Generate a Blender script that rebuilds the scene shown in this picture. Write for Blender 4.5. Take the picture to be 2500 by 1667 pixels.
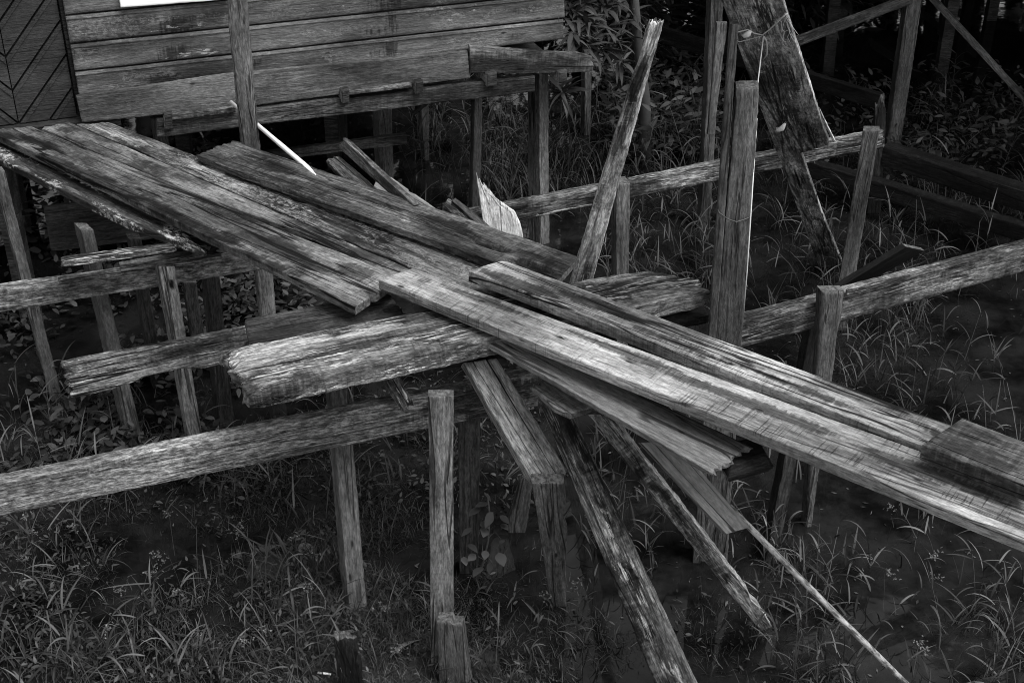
import bpy, math, random
import numpy as np
from math import sin, cos, radians, hypot, atan2, pi
from mathutils import Vector, Matrix

for o in list(bpy.data.objects): bpy.data.objects.remove(o)
S = bpy.context.scene
C = S.collection
random.seed(7); RNG = np.random.default_rng(11)

# ------------------------------------------------------------------ camera, world, sun, exposure
CAM_H, PITCH, FPX = 4.0, radians(30.4), 3238.0      # eye height above the water, tilt below horizontal, focal length for a 2500 px frame
cd = bpy.data.cameras.new('camera'); cam = bpy.data.objects.new('camera', cd); C.objects.link(cam)
cd.sensor_width = 36; cd.lens = FPX/2500*36; cd.clip_end = 500; cd.clip_start = .05
cam.location = (0, 0, CAM_H); cam.rotation_euler = (pi/2-PITCH, 0, 0)
S.camera = cam
W = bpy.data.worlds.new('World'); S.world = W; W.use_nodes = True
wn = W.node_tree.nodes; wl = W.node_tree.links
sky = wn.new('ShaderNodeTexSky'); sky.sky_type = 'NISHITA'; sky.sun_disc = False
SUN_EL, SUN_AZ = radians(60), radians(118)           # azimuth clockwise from +Y
sky.sun_elevation = SUN_EL; sky.sun_rotation = SUN_AZ
bw = wn.new('ShaderNodeRGBToBW'); wl.new(sky.outputs[0], bw.inputs[0])    # monochrome photograph: the sky's light is taken without its hue
wl.new(bw.outputs[0], wn['Background'].inputs[0]); wn['Background'].inputs[1].default_value = .12
sd = bpy.data.lights.new('sun', 'SUN'); sd.energy = 2.0; sd.angle = radians(45); sd.color = (1, 1, 1)
so = bpy.data.objects.new('sun', sd); C.objects.link(so)
sv = Vector((sin(SUN_AZ)*cos(SUN_EL), cos(SUN_AZ)*cos(SUN_EL), sin(SUN_EL)))
so.rotation_euler = sv.to_track_quat('Z', 'Y').to_euler(); so.location = sv*30
S.view_settings.view_transform = 'Standard'; S.view_settings.look = 'None'
S.view_settings.gamma = 1; S.view_settings.exposure = 1.6
S.render.engine = 'CYCLES'; S.cycles.pixel_filter_type = 'BLACKMAN_HARRIS'; S.cycles.filter_width = 1.0

# ------------------------------------------------------------------ measuring the place: sight lines from the camera station onto planes
def ray(x, y):
    u = (x-1250)/FPX; v = (833.5-y)/FPX
    return Vector((u, cos(PITCH)+v*sin(PITCH), -sin(PITCH)+v*cos(PITCH)))
EYE = Vector((0, 0, CAM_H))
def G(x, y, z):                       # onto a level plane
    d = ray(x, y); return EYE + d*((z-CAM_H)/d.z)
def D(x, y, Y):                       # at a distance
    d = ray(x, y); return EYE + d*(Y/d.y)
def V(x, y, A, a):                    # onto an upright plane through A with heading a
    d = ray(x, y); n = Vector((-sin(a), cos(a), 0)); return EYE + d*(A.dot(n)/d.dot(n))
def VL(A, B):
    return A, atan2(B.y-A.y, B.x-A.x)
H20 = radians(20)

# ------------------------------------------------------------------ noise
def _h(ix, iy, s):
    n = (ix.astype(np.int64)*374761393 + iy.astype(np.int64)*668265263 + s*974634777) & 0xffffffff
    n = ((n ^ (n >> 13))*1274126177) & 0xffffffff
    return ((n ^ (n >> 16)) & 0xffff)/65535.0
def vn(x, y, s=0):
    x = np.asarray(x, float); y = np.asarray(y, float); x, y = np.broadcast_arrays(x, y)
    ix = np.floor(x); iy = np.floor(y); fx = x-ix; fy = y-iy
    fx = fx*fx*(3-2*fx); fy = fy*fy*(3-2*fy)
    a = _h(ix, iy, s); b = _h(ix+1, iy, s); c = _h(ix, iy+1, s); d = _h(ix+1, iy+1, s)
    return (a*(1-fx)+b*fx)*(1-fy)+(c*(1-fx)+d*fx)*fy
def fbm(x, y, s=0, o=4):
    r = 0; a = 1; t = 0
    for i in range(o):
        r = r + a*vn(np.asarray(x)*2**i, np.asarray(y)*2**i, s+i*17); t += a; a *= .55
    return r/t

# ------------------------------------------------------------------ materials
class NT:
    def __init__(s, name):
        s.m = bpy.data.materials.new(name); s.m.use_nodes = True; s.t = s.m.node_tree; s.n = s.t.nodes
        s.b = s.n['Principled BSDF']
    def put(s, sock, v):
        if hasattr(v, 'is_linked') or isinstance(v, bpy.types.NodeSocket): s.t.links.new(v, sock)
        else: sock.default_value = v
    def ma(s, op, a, b=None, c=None, clamp=False):
        n = s.n.new('ShaderNodeMath'); n.operation = op; n.use_clamp = clamp; s.put(n.inputs[0], a)
        if b is not None: s.put(n.inputs[1], b)
        if c is not None: s.put(n.inputs[2], c)
        return n.outputs[0]
    def vm(s, op, a, b):
        n = s.n.new('ShaderNodeVectorMath'); n.operation = op; s.put(n.inputs[0], a); s.put(n.inputs[1], b); return n.outputs[0]
    def noise(s, v, sc, detail=3, rough=.55, dist=0):
        n = s.n.new('ShaderNodeTexNoise'); s.put(n.inputs['Vector'], s.vm('MULTIPLY', v, sc))
        n.inputs['Scale'].default_value = 1; n.inputs['Detail'].default_value = detail
        n.inputs['Roughness'].default_value = rough; n.inputs['Distortion'].default_value = dist
        return n.outputs[0]
    def ss(s, v, a, b):                     # smooth step
        n = s.n.new('ShaderNodeMapRange'); n.interpolation_type = 'SMOOTHSTEP'
        s.put(n.inputs[0], v); n.inputs[1].default_value = a; n.inputs[2].default_value = b
        return n.outputs[0]
    def mix(s, f, a, b):
        n = s.n.new('ShaderNodeMix'); n.data_type = 'FLOAT'; s.put(n.inputs[0], f); s.put(n.inputs[2], a); s.put(n.inputs[3], b)
        return n.outputs[0]
    def gray(s, v):
        n = s.n.new('ShaderNodeCombineColor')
        for i in range(3): s.put(n.inputs[i], v)
        return n.outputs[0]
    def obj(s):
        tc = s.n.new('ShaderNodeTexCoord'); oi = s.n.new('ShaderNodeObjectInfo')
        cv = s.n.new('ShaderNodeCombineXYZ')
        s.put(cv.inputs[0], s.ma('MULTIPLY', oi.outputs['Random'], 37.)); s.put(cv.inputs[1], s.ma('MULTIPLY', oi.outputs['Random'], 91.)); s.put(cv.inputs[2], s.ma('MULTIPLY', oi.outputs['Random'], 53.))
        return s.vm('ADD', tc.outputs['Object'], cv.outputs[0])
    def attr(s, name):
        n = s.n.new('ShaderNodeAttribute'); n.attribute_name = name; return n.outputs['Fac']
    def bump(s, h, dist=.004, st=.8):
        n = s.n.new('ShaderNodeBump'); n.inputs['Distance'].default_value = dist; n.inputs['Strength'].default_value = st
        s.put(n.inputs['Height'], h); s.t.links.new(n.outputs[0], s.b.inputs['Normal'])

def wood(name, lo, hi, stain=.6, dark=.12, st0=.5, fib=0., fcol=.4, saw=0., crack=.7, lich=0., lcol=.45, rough=.8, mott=.0, bl=1., hf=.5, brush=.22, pcol=None):
    """weathered board: streaked grain, mould stains, silver fibres, splits, saw marks, lichen"""
    k = NT(name); P = k.obj()
    fine = k.noise(P, (2.5, 75, 75), 4, .6, .1)
    mid = k.noise(P, (1.1, 17, 17), 4, .6, .35)
    blot = k.noise(P, (2.6*bl, 8*bl, 8*bl), 6, .62, .2)
    fuzz = k.ss(k.noise(P, (24, 115, 115), 3, .75), .3, .7)
    g = k.ma('ADD', k.ma('MULTIPLY', fine, .5), k.ma('MULTIPLY', mid, .5))
    c = k.mix(k.ss(g, .34, .66), lo, hi)
    c = k.ma('MULTIPLY', c, k.mix(fuzz, 1-hf, 1+hf))
    if mott:                                     # cross-fibre mottling
        mo = k.ss(k.noise(P, (24, 42, 42), 5, .72), .42, .6)
        c = k.mix(k.ma('MULTIPLY', mo, mott), c, k.ma('MULTIPLY', c, .42))
    br = k.noise(P, (75, 7, 7), 3, .6)
    sm = k.ma('ADD', blot, k.ma('ADD', k.ma('MULTIPLY', k.ma('SUBTRACT', fine, .5), .3), k.ma('MULTIPLY', k.ma('SUBTRACT', br, .5), brush)))
    sm = k.ss(sm, st0-.07, st0+.1)
    c = k.mix(k.ma('MULTIPLY', sm, stain), c, k.ma('MULTIPLY', c, dark))
    q1 = k.ma('ADD', k.ma('MULTIPLY', k.ma('SUBTRACT', blot, .5), 1.3), k.ma('MULTIPLY', k.ma('SUBTRACT', br, .5), .7))
    sa = k.ss(k.ma('ADD', k.attr('stain'), q1), .38, .62)                    # damp patches each board has of its own
    c = k.mix(k.ma('MULTIPLY', sa, .8), c, k.ma('MULTIPLY', c, .25))
    pc = pcol or 1.5*max(hi, fcol if fib else 0)
    pa = k.ss(k.ma('ADD', k.attr('pale'), k.ma('MULTIPLY', k.ma('SUBTRACT', k.noise(P, (9, 26, 26), 6, .75), .5), 2.2)), .42, .58)
    pa = k.ma('MULTIPLY', pa, k.mix(k.ss(k.noise(P, (5, 60, 60), 4, .7), .42, .58), .25, 1.))
    c = k.mix(k.ma('MULTIPLY', pa, .9), c, k.ma('MULTIPLY', k.mix(fuzz, .55, 1.25), pc))   # bleached or lichened patches
    h = k.ma('ADD', k.ma('MULTIPLY', g, .6), k.ma('MULTIPLY', fuzz, .25))
    if fib:
        f = k.noise(P, (9, 110, 110), 5, .7, .3)
        fm = k.ma('MULTIPLY', k.ss(f, .5, .58), k.ss(k.noise(P, (2.4, 11, 11), 5, .65, .3), .44, .6))
        fm = k.ma('MULTIPLY', fm, fib)
        c = k.mix(fm, c, k.ma('MULTIPLY', k.mix(fuzz, .6, 1.4), fcol)); h = k.ma('ADD', h, k.ma('MULTIPLY', fm, .7))
    if saw:
        s1 = k.noise(P, (150, 7, 7), 2, .5); s2 = k.noise(P, (60, 2.5, 2.5), 1, .5)
        sw = k.ma('MAXIMUM', k.ss(s1, .55, .7), k.ma('MULTIPLY', k.ss(s2, .66, .72), .7))
        sw = k.ma('MULTIPLY', k.ma('MULTIPLY', sw, k.ss(k.noise(P, (1.5, 9, 9), 3), .4, .62)), saw)
        c = k.mix(sw, c, k.ma('MULTIPLY', c, .45)); h = k.ma('SUBTRACT', h, k.ma('MULTIPLY', sw, .3))
    if lich:
        lm = k.ma('MULTIPLY', k.ss(k.noise(P, (42, 55, 55), 5, .75), .47, .56), k.ss(k.noise(P, (3.2, 9, 9), 4), .5, .58))
        lm = k.ma('MULTIPLY', lm, lich); c = k.mix(lm, c, lcol); h = k.ma('ADD', h, k.ma('MULTIPLY', lm, .4))
    if crack:
        ck = k.noise(P, (.5, 9, 9), 2, .5, .4)
        ln = k.ma('SUBTRACT', 1., k.ss(k.ma('ABSOLUTE', k.ma('SUBTRACT', ck, .5)), .004, .016))
        ck2 = k.noise(P, (.9, 20, 20), 2, .5, .3)
        ln2 = k.ma('SUBTRACT', 1., k.ss(k.ma('ABSOLUTE', k.ma('SUBTRACT', ck2, .48)), .004, .022))
        ln = k.ma('MAXIMUM', k.ma('MULTIPLY', ln, k.ss(k.noise(P, (1.2, 4, 4), 2), .44, .5)), k.ma('MULTIPLY', ln2, k.ss(k.noise(P, (1.5, 6, 6), 2), .52, .57)))
        ln = k.ma('MULTIPLY', ln, crack)
        c = k.mix(ln, c, .006); h = k.ma('SUBTRACT', h, k.ma('MULTIPLY', ln, 1.6))
    vo = k.n.new('ShaderNodeTexVoronoi'); vo.inputs['Scale'].default_value = 1; k.put(vo.inputs['Vector'], k.vm('MULTIPLY', P, (4, 12, 12)))
    dot = k.ma('SUBTRACT', 1., k.ss(vo.outputs['Distance'], .04, .1))       # nail holes and small knots
    c = k.mix(k.ma('MULTIPLY', dot, .85), c, .01)
    c = k.mix(k.ma('MULTIPLY', k.attr('rot'), k.ss(k.noise(P, (30, 60, 60), 4), .25, .5)), c, .005)
    bb = k.noise(P, (1.1, 2.2, 2.2), 4); c = k.ma('MULTIPLY', c, k.mix(k.ss(bb, .3, .7), .62, 1.38))
    pv = (lo+hi)*.5; c = k.ma('MULTIPLY', k.ma('POWER', k.ma('MULTIPLY', c, 1/pv), 1.22), pv)
    c = k.ma('MINIMUM', c, 1.5*max(hi, fcol if fib else 0, lcol if lich else 0, pc/1.2))
    k.put(k.b.inputs['Base Color'], k.gray(c)); k.b.inputs['Roughness'].default_value = rough
    k.b.inputs['Specular IOR Level'].default_value = .1
    k.bump(h, .006, 1.)
    return k.m

M = {}
M['new'] = wood('sawn plank', .12, .235, stain=.5, dark=.45, st0=.53, saw=.95, crack=.5, hf=.35)
M['new2'] = wood('sawn plank streaked', .105, .255, stain=.75, dark=.35, st0=.5, saw=.5, crack=.9, hf=.4)
M['walk'] = wood('worn grey plank', .06, .135, stain=.88, dark=.2, st0=.51, crack=.95, saw=.2, hf=.4)
M['lich'] = wood('mossy mottled plank', .035, .13, stain=.92, dark=.2, st0=.5, lich=.85, lcol=.17, fib=.7, fcol=.2, crack=.5, bl=.8)
M['dark'] = wood('dark weathered plank', .03, .08, stain=.8, dark=.3, st0=.5, fib=.25, fcol=.13, crack=.6)
M['black'] = wood('near black timber', .006, .016, stain=.6, dark=.3, st0=.5, fib=.12, fcol=.05, crack=.5)  # near-black tone for timbers and backings
M['mossy'] = wood('plank with pale lichen', .02, .055, stain=.7, dark=.35, st0=.5, lich=.95, lcol=.22, crack=.4)
M['silver'] = wood('rotten silver timber', .03, .13, stain=.85, dark=.16, st0=.5, fib=.95, fcol=.3, crack=.9, hf=.55, pcol=.24)
M['beam'] = wood('mottled beam', .09, .2, stain=.7, dark=.3, st0=.55, mott=.9, fib=.35, fcol=.26, crack=.4, hf=.6)
M['beam2'] = wood('weathered beam', .05, .16, stain=.85, dark=.2, st0=.5, mott=.6, fib=.6, fcol=.25, crack=.7, hf=.6)
M['post'] = wood('grey post', .05, .095, stain=.45, dark=.45, st0=.54, fib=.12, fcol=.14, crack=.55, mott=.3, hf=.35)
M['postl'] = wood('flaking pale post', .06, .12, stain=.55, dark=.4, st0=.55, fib=.35, fcol=.2, crack=.7, mott=.2, hf=.4)
M['postd'] = wood('dark and shaded post', .018, .04, stain=.5, dark=.4, st0=.5, crack=.4)  # dark tone; on the joists it carries painted shade
M['flake'] = wood('flaking leaning plank', .05, .2, stain=.92, dark=.12, st0=.5, fib=.9, fcol=.34, crack=.5, mott=.5, bl=.8)
M['flake2'] = wood('dark flaking board', .03, .12, stain=.85, dark=.25, st0=.47, fib=.6, fcol=.2, crack=.6, mott=.4, bl=.8)
M['flakeb'] = wood('flaking tied board', .2, .4, stain=.8, dark=.25, st0=.47, fib=.8, fcol=.42, crack=.7, mott=.6, bl=1.2)
M['white'] = wood('bleached board', .36, .52, stain=.6, dark=.3, st0=.6, crack=.6, mott=.4, hf=.3)
M['whitep'] = wood('bleached mouldy plank', .26, .46, stain=.8, dark=.25, st0=.57, fib=.5, fcol=.5, crack=.5, mott=.4, bl=.9)
M['bark_edge'] = wood('lichen crusted edge', .16, .3, stain=.8, dark=.2, st0=.6, lich=.8, lcol=.34, mott=.5, crack=.3)
M['brace'] = wood('cracked brace', .08, .19, stain=.6, dark=.3, st0=.55, crack=1., hf=.5, fib=.3, fcol=.3)
M['brace2'] = wood('clean brace', .14, .22, stain=.5, dark=.5, st0=.57, crack=.8, hf=.2)
M['underside_shade'] = wood('shaded plank underside', .0015, .005, crack=.3)  # shade of a downward face, put into the colour
M['smooth'] = wood('smooth plank', .08, .14, stain=.4, dark=.45, st0=.58, crack=.7, hf=.3)
M['siding'] = wood('painted siding', .06, .105, stain=.75, dark=.32, st0=.535, fib=.25, fcol=.2, crack=.1, lich=.3, lcol=.2, bl=.5, brush=.05, hf=.22, mott=.3)
M['skirt'] = wood('skirting board', .065, .115, stain=.65, dark=.35, st0=.55, fib=.25, fcol=.2, crack=.15, mott=.45, brush=.1, hf=.25, bl=.7)
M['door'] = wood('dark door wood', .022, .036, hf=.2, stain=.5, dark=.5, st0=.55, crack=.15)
k = NT('end grain'); P = k.obj(); q = k.noise(P, (20, 60, 60), 5, .7); k.put(k.b.inputs['Base Color'], k.gray(k.mix(k.ss(q, .35, .7), .015, .11))); k.b.inputs['Roughness'].default_value = .9; k.bump(q, .01, 1); M['end'] = k.m
k = NT('pale end grain'); P = k.obj(); q = k.noise(P, (20, 60, 60), 5, .7); k.put(k.b.inputs['Base Color'], k.gray(k.mix(k.ss(q, .35, .7), .05, .3))); k.b.inputs['Roughness'].default_value = .9; k.bump(q, .01, 1); M['endl'] = k.m
def plain(name, c, rough=.6, var=.25, sc=8.):
    k = NT(name); P = k.obj(); q = k.noise(P, (sc, sc, sc), 5, .65)
    k.put(k.b.inputs['Base Color'], k.gray(k.mix(q, c*(1-var), c*(1+var)))); k.b.inputs['Roughness'].default_value = rough; k.bump(q, .002, .3); return k.m
M['paint'] = plain('white paint', .75, .5, .15); M['pipe'] = plain('white pipe', .8, .35, .06)
M['string'] = plain('pale string', .4, .8, .2, 60); M['hook'] = plain('white plastic', .8, .3, .05)
M['roof'] = plain('metal roof', .15, .5, .3); M['wire'] = plain('dark wire', .02, .5)
M['bark'] = plain('bark', .05, .9, .5, 12); M['dryleaf'] = plain('dry leaf', .14, .7, .4, 30)
k = NT('speckled cane'); P = k.obj(); q = k.noise(P, (14, 60, 60), 5, .7); k.put(k.b.inputs['Base Color'], k.gray(k.mix(k.ss(q, .38, .6), .05, .34))); k.b.inputs['Roughness'].default_value = .6; k.bump(q, .002, .6); M['cane'] = k.m
def leafmat(name, lo, hi, rough=.55):
    k = NT(name); k.put(k.b.inputs['Base Color'], k.gray(k.mix(k.attr('tone'), lo, hi))); k.b.inputs['Roughness'].default_value = rough
    k.b.inputs['Specular IOR Level'].default_value = .15
    return k.m
M['grass'] = leafmat('grass blade', .01, .085); M['reed'] = leafmat('reed blade', .012, .095); M['cover'] = leafmat('broad leaf', .008, .06); M['tree'] = leafmat('tree leaf', .006, .03, .5)
M['flower'] = leafmat('sedge flower', .04, .14, .8)
k = NT('murky water'); tc = k.n.new('ShaderNodeTexCoord'); q = k.noise(tc.outputs['Object'], (3, 3, 3), 3)
k.put(k.b.inputs['Base Color'], k.gray(k.mix(k.ss(k.noise(tc.outputs['Object'], (2.2, 2.2, 2.2), 8, .7), .35, .65), .002, .013))); k.b.inputs['Roughness'].default_value = .03; k.b.inputs['IOR'].default_value = 1.33; k.bump(q, .004, .25); M['water'] = k.m
k = NT('dark mud'); tc = k.n.new('ShaderNodeTexCoord'); q = k.noise(tc.outputs['Object'], (9, 9, 9), 8, .7); k.put(k.b.inputs['Base Color'], k.gray(k.mix(q, .003, .02))); k.b.inputs['Roughness'].default_value = .65; k.bump(q, .02, .8); M['mud'] = k.m

# ------------------------------------------------------------------ mesh builders
def tag(o, label=None, cat=None, group=None, kind=None):
    if label: o['label'] = label
    if cat: o['category'] = cat
    if group: o['group'] = group
    if kind: o['kind'] = kind
    return o
def empty(name, loc, *a, **kw):
    o = bpy.data.objects.new(name, None); C.objects.link(o); o.location = loc; o.empty_display_size = .2
    return tag(o, *a, **kw)
def mesh_obj(name, v, quads, mats, idx=None, mat4=None, parent=None, smooth=None, tris=None, attrs=None):
    me = bpy.data.meshes.new(name)
    v = np.asarray(v, np.float32); quads = np.asarray(quads, np.int32).reshape(-1, 4)
    nt = 0 if tris is None else len(tris)
    loops = quads.ravel() if nt == 0 else np.concatenate([quads.ravel(), np.asarray(tris, np.int32).ravel()])
    starts = np.arange(len(quads), dtype=np.int32)*4
    if nt: starts = np.concatenate([starts, len(quads)*4+np.arange(nt, dtype=np.int32)*3])
    me.vertices.add(len(v)); me.vertices.foreach_set('co', v.ravel())
    me.loops.add(len(loops)); me.loops.foreach_set('vertex_index', loops.astype(np.int32))
    me.polygons.add(len(starts)); me.polygons.foreach_set('loop_start', starts.astype(np.int32))
    if idx is not None: me.polygons.foreach_set('material_index', np.asarray(idx, np.int32))
    if smooth is not None: me.polygons.foreach_set('use_smooth', np.broadcast_to(np.asarray(smooth, bool), (len(starts),)).copy())
    for m in mats: me.materials.append(m)
    for n, a in (attrs or {}).items():
        at = me.attributes.new(n, 'FLOAT', 'POINT'); at.data.foreach_set('value', np.asarray(a, np.float32))
    me.update(calc_edges=True); me.validate()
    o = bpy.data.objects.new(name, me); C.objects.link(o)
    if parent is not None:
        o.parent = parent
        o.matrix_local = parent_inv(parent) @ mat4 if mat4 is not None else parent_inv(parent)
    elif mat4 is not None: o.matrix_world = mat4
    return o
def parent_inv(p):
    m = Matrix.LocRotScale(p.location, p.rotation_euler, None) if p.parent is None else Matrix.LocRotScale(p.parent.location, p.parent.rotation_euler, None) @ p.matrix_local
    return m.inverted()

def tab(t, s):
    if not t: return 0*s
    xs, ys = zip(*t); return np.interp(s, xs, ys)
SEED = [100]; EDGE = [0]
def slab_arrays(c, th, dx=.016, dy=.009, rough=.0012, wob=.003, jag=(0, 0), jagf=70, ch=.003, bend=0., cup=0., pits=(), stains=(), pale=(), e0=None, e1=None, x0=None, x1=None, seed=None):
    """a board in local coordinates: corners c = (start near, end near, end far, start far), extruded down its own -z"""
    if seed is None: SEED[0] += 31; seed = SEED[0]
    c = [np.array(p, float) for p in c]
    L = np.linalg.norm((c[1]+c[2]-c[0]-c[3])/2); Wd = np.linalg.norm((c[3]+c[2]-c[0]-c[1])/2)
    nx = int(min(max(L/dx, 6), 330)); ny = int(min(max(Wd/dy, 4), 46))
    s = np.linspace(0, 1, nx+1); b = min(ch/Wd, .2)
    v = np.concatenate([[0, b*.35, b], np.linspace(b, 1-b, ny+1)[1:-1], [1-b, 1-b*.35, 1]])
    s2 = np.concatenate([[0, min(ch*.4/L, .05), min(ch/L, .1)], s[1:-1], [1-min(ch/L, .1), 1-min(ch*.4/L, .05), 1]]); s2 = np.unique(np.round(s2, 6)); s = s2
    Sg, Vg = np.meshgrid(s, v, indexing='ij')
    def bil(k): return c[0][k]*(1-Sg)*(1-Vg)+c[1][k]*Sg*(1-Vg)+c[2][k]*Sg*Vg+c[3][k]*(1-Sg)*Vg
    out = []
    rot = np.zeros_like(Sg)
    xl = Sg*L; yl = Vg*Wd
    zpit = 0
    for (ps, pv, rs, rv, dp) in pits:
        r = np.sqrt(((Sg-ps)/rs)**2+((Vg-pv)/rv)**2)+.55*(fbm(xl*18, yl*30, seed+91)-.5)
        w = np.clip((1-r)*2.2, 0, 1); rot = np.maximum(rot, w); zpit = zpit-dp*w
    def soft(lst):
        a = np.zeros_like(Sg)
        for (ps, pv, rs, rv, st) in lst:
            r = np.sqrt(((Sg-ps)/rs)**2+((Vg-pv)/rv)**2); a = np.maximum(a, st*np.clip(1.25-r, 0, 1))
        return np.concatenate([a.ravel(), a.ravel()*0])
    for side in (0, 1):                              # 0 = upper face, 1 = lower face
        X = bil(0).copy(); Y = bil(1).copy(); Z = bil(2).copy()
        d0 = wob*2*(fbm(s*L*3.1, 0*s+.3, seed+1)-.5)+wob*.8*(vn(s*L*45, 0*s, seed+2+side)-.5)+tab(e0, s)
        d1 = wob*2*(fbm(s*L*3.1, 0*s+.7, seed+5)-.5)+wob*.8*(vn(s*L*45, 0*s, seed+6+side)-.5)+tab(e1, s)
        Y = Y+d0[:, None]*(1-Vg)**1.0-d1[:, None]*Vg
        for end, (j, xt) in enumerate(((jag[0], x0), (jag[1], x1))):
            if not j and not xt: continue
            J = (fbm(v*Wd*jagf, 0*v+side*.8, seed+11+end, 3)-.25)*1.2
            J = np.clip(J, 0, 1)*j+tab(xt, v)
            mx = max(float(J.max())*2.2, .03); dist = Sg*L if end == 0 else (1-Sg)*L
            w = np.clip(1-dist/mx, 0, 1)
            X = X+(w*J[None, :]*(1 if end == 0 else -1))
            if j: Z = Z-(1 if side == 0 else -1)*np.clip(1-dist/(j*1.5+.01), 0, 1)**2*min(th*.3, j*.5)*vn(v*Wd*jagf*.8, 0*v, seed+23)[None, :]
        de = np.minimum(np.minimum(Vg, 1-Vg)*Wd, np.minimum(Sg, 1-Sg)*L)
        f = np.clip(1-de/max(ch, 1e-5), 0, 1)**2*ch
        r = rough*2*(fbm(xl*7, yl*95, seed+31+side*3, 3)-.5)+rough*1.5*(fbm(xl*2.2, yl*14, seed+41, 3)-.5)
        if side == 0: Z = Z+r-f+zpit
        else: Z = Z-th+f+r*.7
        Z = Z+bend*4*Sg*(1-Sg)-cup*(2*Vg-1)**2
        out.append(np.stack([X, Y, Z], -1).reshape(-1, 3))
    ns, nv = len(s), len(v); I = np.arange(ns*nv).reshape(ns, nv); N = ns*nv; Jb = I+N
    q = []; mi = []; sm = []
    def add(a, m, smo): q.append(a.reshape(-1, 4)); mi.append(np.full(a.size//4, m)); sm.append(np.full(a.size//4, smo))
    add(np.stack([I[:-1, :-1], I[1:, :-1], I[1:, 1:], I[:-1, 1:]], -1), 0, True)
    add(np.stack([Jb[:-1, :-1], Jb[:-1, 1:], Jb[1:, 1:], Jb[1:, :-1]], -1), 0, True)
    add(np.stack([I[:-1, 0], Jb[:-1, 0], Jb[1:, 0], I[1:, 0]], -1), 0, False)
    add(np.stack([I[:-1, -1], I[1:, -1], Jb[1:, -1], Jb[:-1, -1]], -1), EDGE[0], False)
    add(np.stack([I[0, :-1], I[0, 1:], Jb[0, 1:], Jb[0, :-1]], -1), 1, False)
    add(np.stack([I[-1, :-1], Jb[-1, :-1], Jb[-1, 1:], I[-1, 1:]], -1), 1, False)
    return np.concatenate(out), np.concatenate(q), np.concatenate(mi), np.concatenate(sm), dict(rot=np.concatenate([rot.ravel(), 0*rot.ravel()]), stain=soft(stains), pale=soft(pale))
def frame(c):
    c = [Vector(p) for p in c]; O = (c[0]+c[1]+c[2]+c[3])/4
    X = ((c[1]-c[0])+(c[2]-c[3])).normalized(); Yv = (c[3]-c[0])+(c[2]-c[1]); Yv = (Yv-X*Yv.dot(X)).normalized(); Z = X.cross(Yv)
    m = Matrix((X, Yv, Z)).transposed().to_4x4(); m.translation = O
    return m
def slab(name, c, th, mat, end='end', parent=None, mat4=None, edge=None, **kw):
    EDGE[0] = 2 if edge else 0
    m = mat4 or frame(c); inv = m.inverted()
    lc = [inv @ Vector(p) for p in c]
    v, q, mi, sm, rot = slab_arrays(lc, th, **kw)
    EDGE[0] = 0
    return mesh_obj(name, v, q, [M[mat], M[end]]+([M[edge]] if edge else []), mi, m, parent, sm, attrs=rot)
def top(n0, n1, f1, f0, z0, z1):                     # corners of a board's upper face from its near and far edges
    return [G(*n0, z0), G(*n1, z1), G(*f1, z1), G(*f0, z0)]
PLANK, POST, BEAM = 'loose boards of the broken walkway', 'posts standing in the swamp', 'beams of the broken walkway'
def plank(name, label, n0, n1, f1, f0, z0, z1, th, mat, cat='plank', group=PLANK, **kw):
    return tag(slab(name, top(n0, n1, f1, f0, z0, z1), th, mat, **kw), label, cat, group)
def face(bl, br, tr, tl, z0, z1=None):               # upright front face; the upper edge lies at height z0 to z1
    z1 = z0 if z1 is None else z1
    A = G(*tl, z0); B = G(*tr, z1); pl = VL(A, B)
    return [V(*bl, *pl), V(*br, *pl), B, A]
def beam(name, label, bl, br, tr, tl, z, th, mat, z1=None, cat='beam', group=BEAM, **kw):
    return tag(slab(name, face(bl, br, tr, tl, z, z1), th, mat, **kw), label, cat, group)
def post_c(tp, bt, A, a, zmin=-.25, At=None):
    """front face of a post: (left, right, y) at its top and lower down; grown on down to zmin"""
    At = At or A
    TL = V(tp[0], tp[2], At, a); TR = V(tp[1], tp[2], At, a); BL = V(bt[0], bt[2], A, a); BR = V(bt[1], bt[2], A, a)
    def down(T, B):
        if B.z <= zmin: return B
        d = B-T; return B+d*((zmin-B.z)/d.z)
    return [down(TR, BR), TR, TL, down(TL, BL)]
def post(name, label, tp, bt, at, a, d, mat, zmin=-.25, cat='post', group=POST, att=None, **kw):
    """at = pixel of the foot on the water, or a distance"""
    A = G(*at, 0) if isinstance(at, tuple) else D((bt[0]+bt[1])/2, bt[2], at)
    At = None if att is None else D((tp[0]+tp[1])/2, tp[2], att)
    kw.setdefault('wob', .004)
    return tag(slab(name, post_c(tp, bt, A, radians(a), zmin, At), d, mat, **kw), label, cat, group)
def tube_arrays(pts, r, n=8):
    pts = [Vector(p) for p in pts]; v = []; q = []
    rs = r if isinstance(r, (list, tuple)) else [r]*len(pts)
    for i, p in enumerate(pts):
        t = (pts[min(i+1, len(pts)-1)]-pts[max(i-1, 0)]).normalized()
        a = t.orthogonal().normalized() if i == 0 else (a-t*a.dot(t)).normalized()
        b = t.cross(a)
        for k_ in range(n):
            g = 2*pi*k_/n; v.append(tuple(p+(a*cos(g)+b*sin(g))*rs[i]))
    for i in range(len(pts)-1):
        for k_ in range(n):
            k2 = (k_+1) % n; q.append((i*n+k_, i*n+k2, (i+1)*n+k2, (i+1)*n+k_))
    tr = []
    for e, base in ((0, 0), (1, (len(pts)-1)*n)):
        v.append(tuple(pts[0 if e == 0 else -1])); ci = len(v)-1
        for k_ in range(n):
            k2 = (k_+1) % n; tr.append((ci, base+k2, base+k_) if e == 0 else (ci, base+k_, base+k2))
    return v, q, tr
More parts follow.
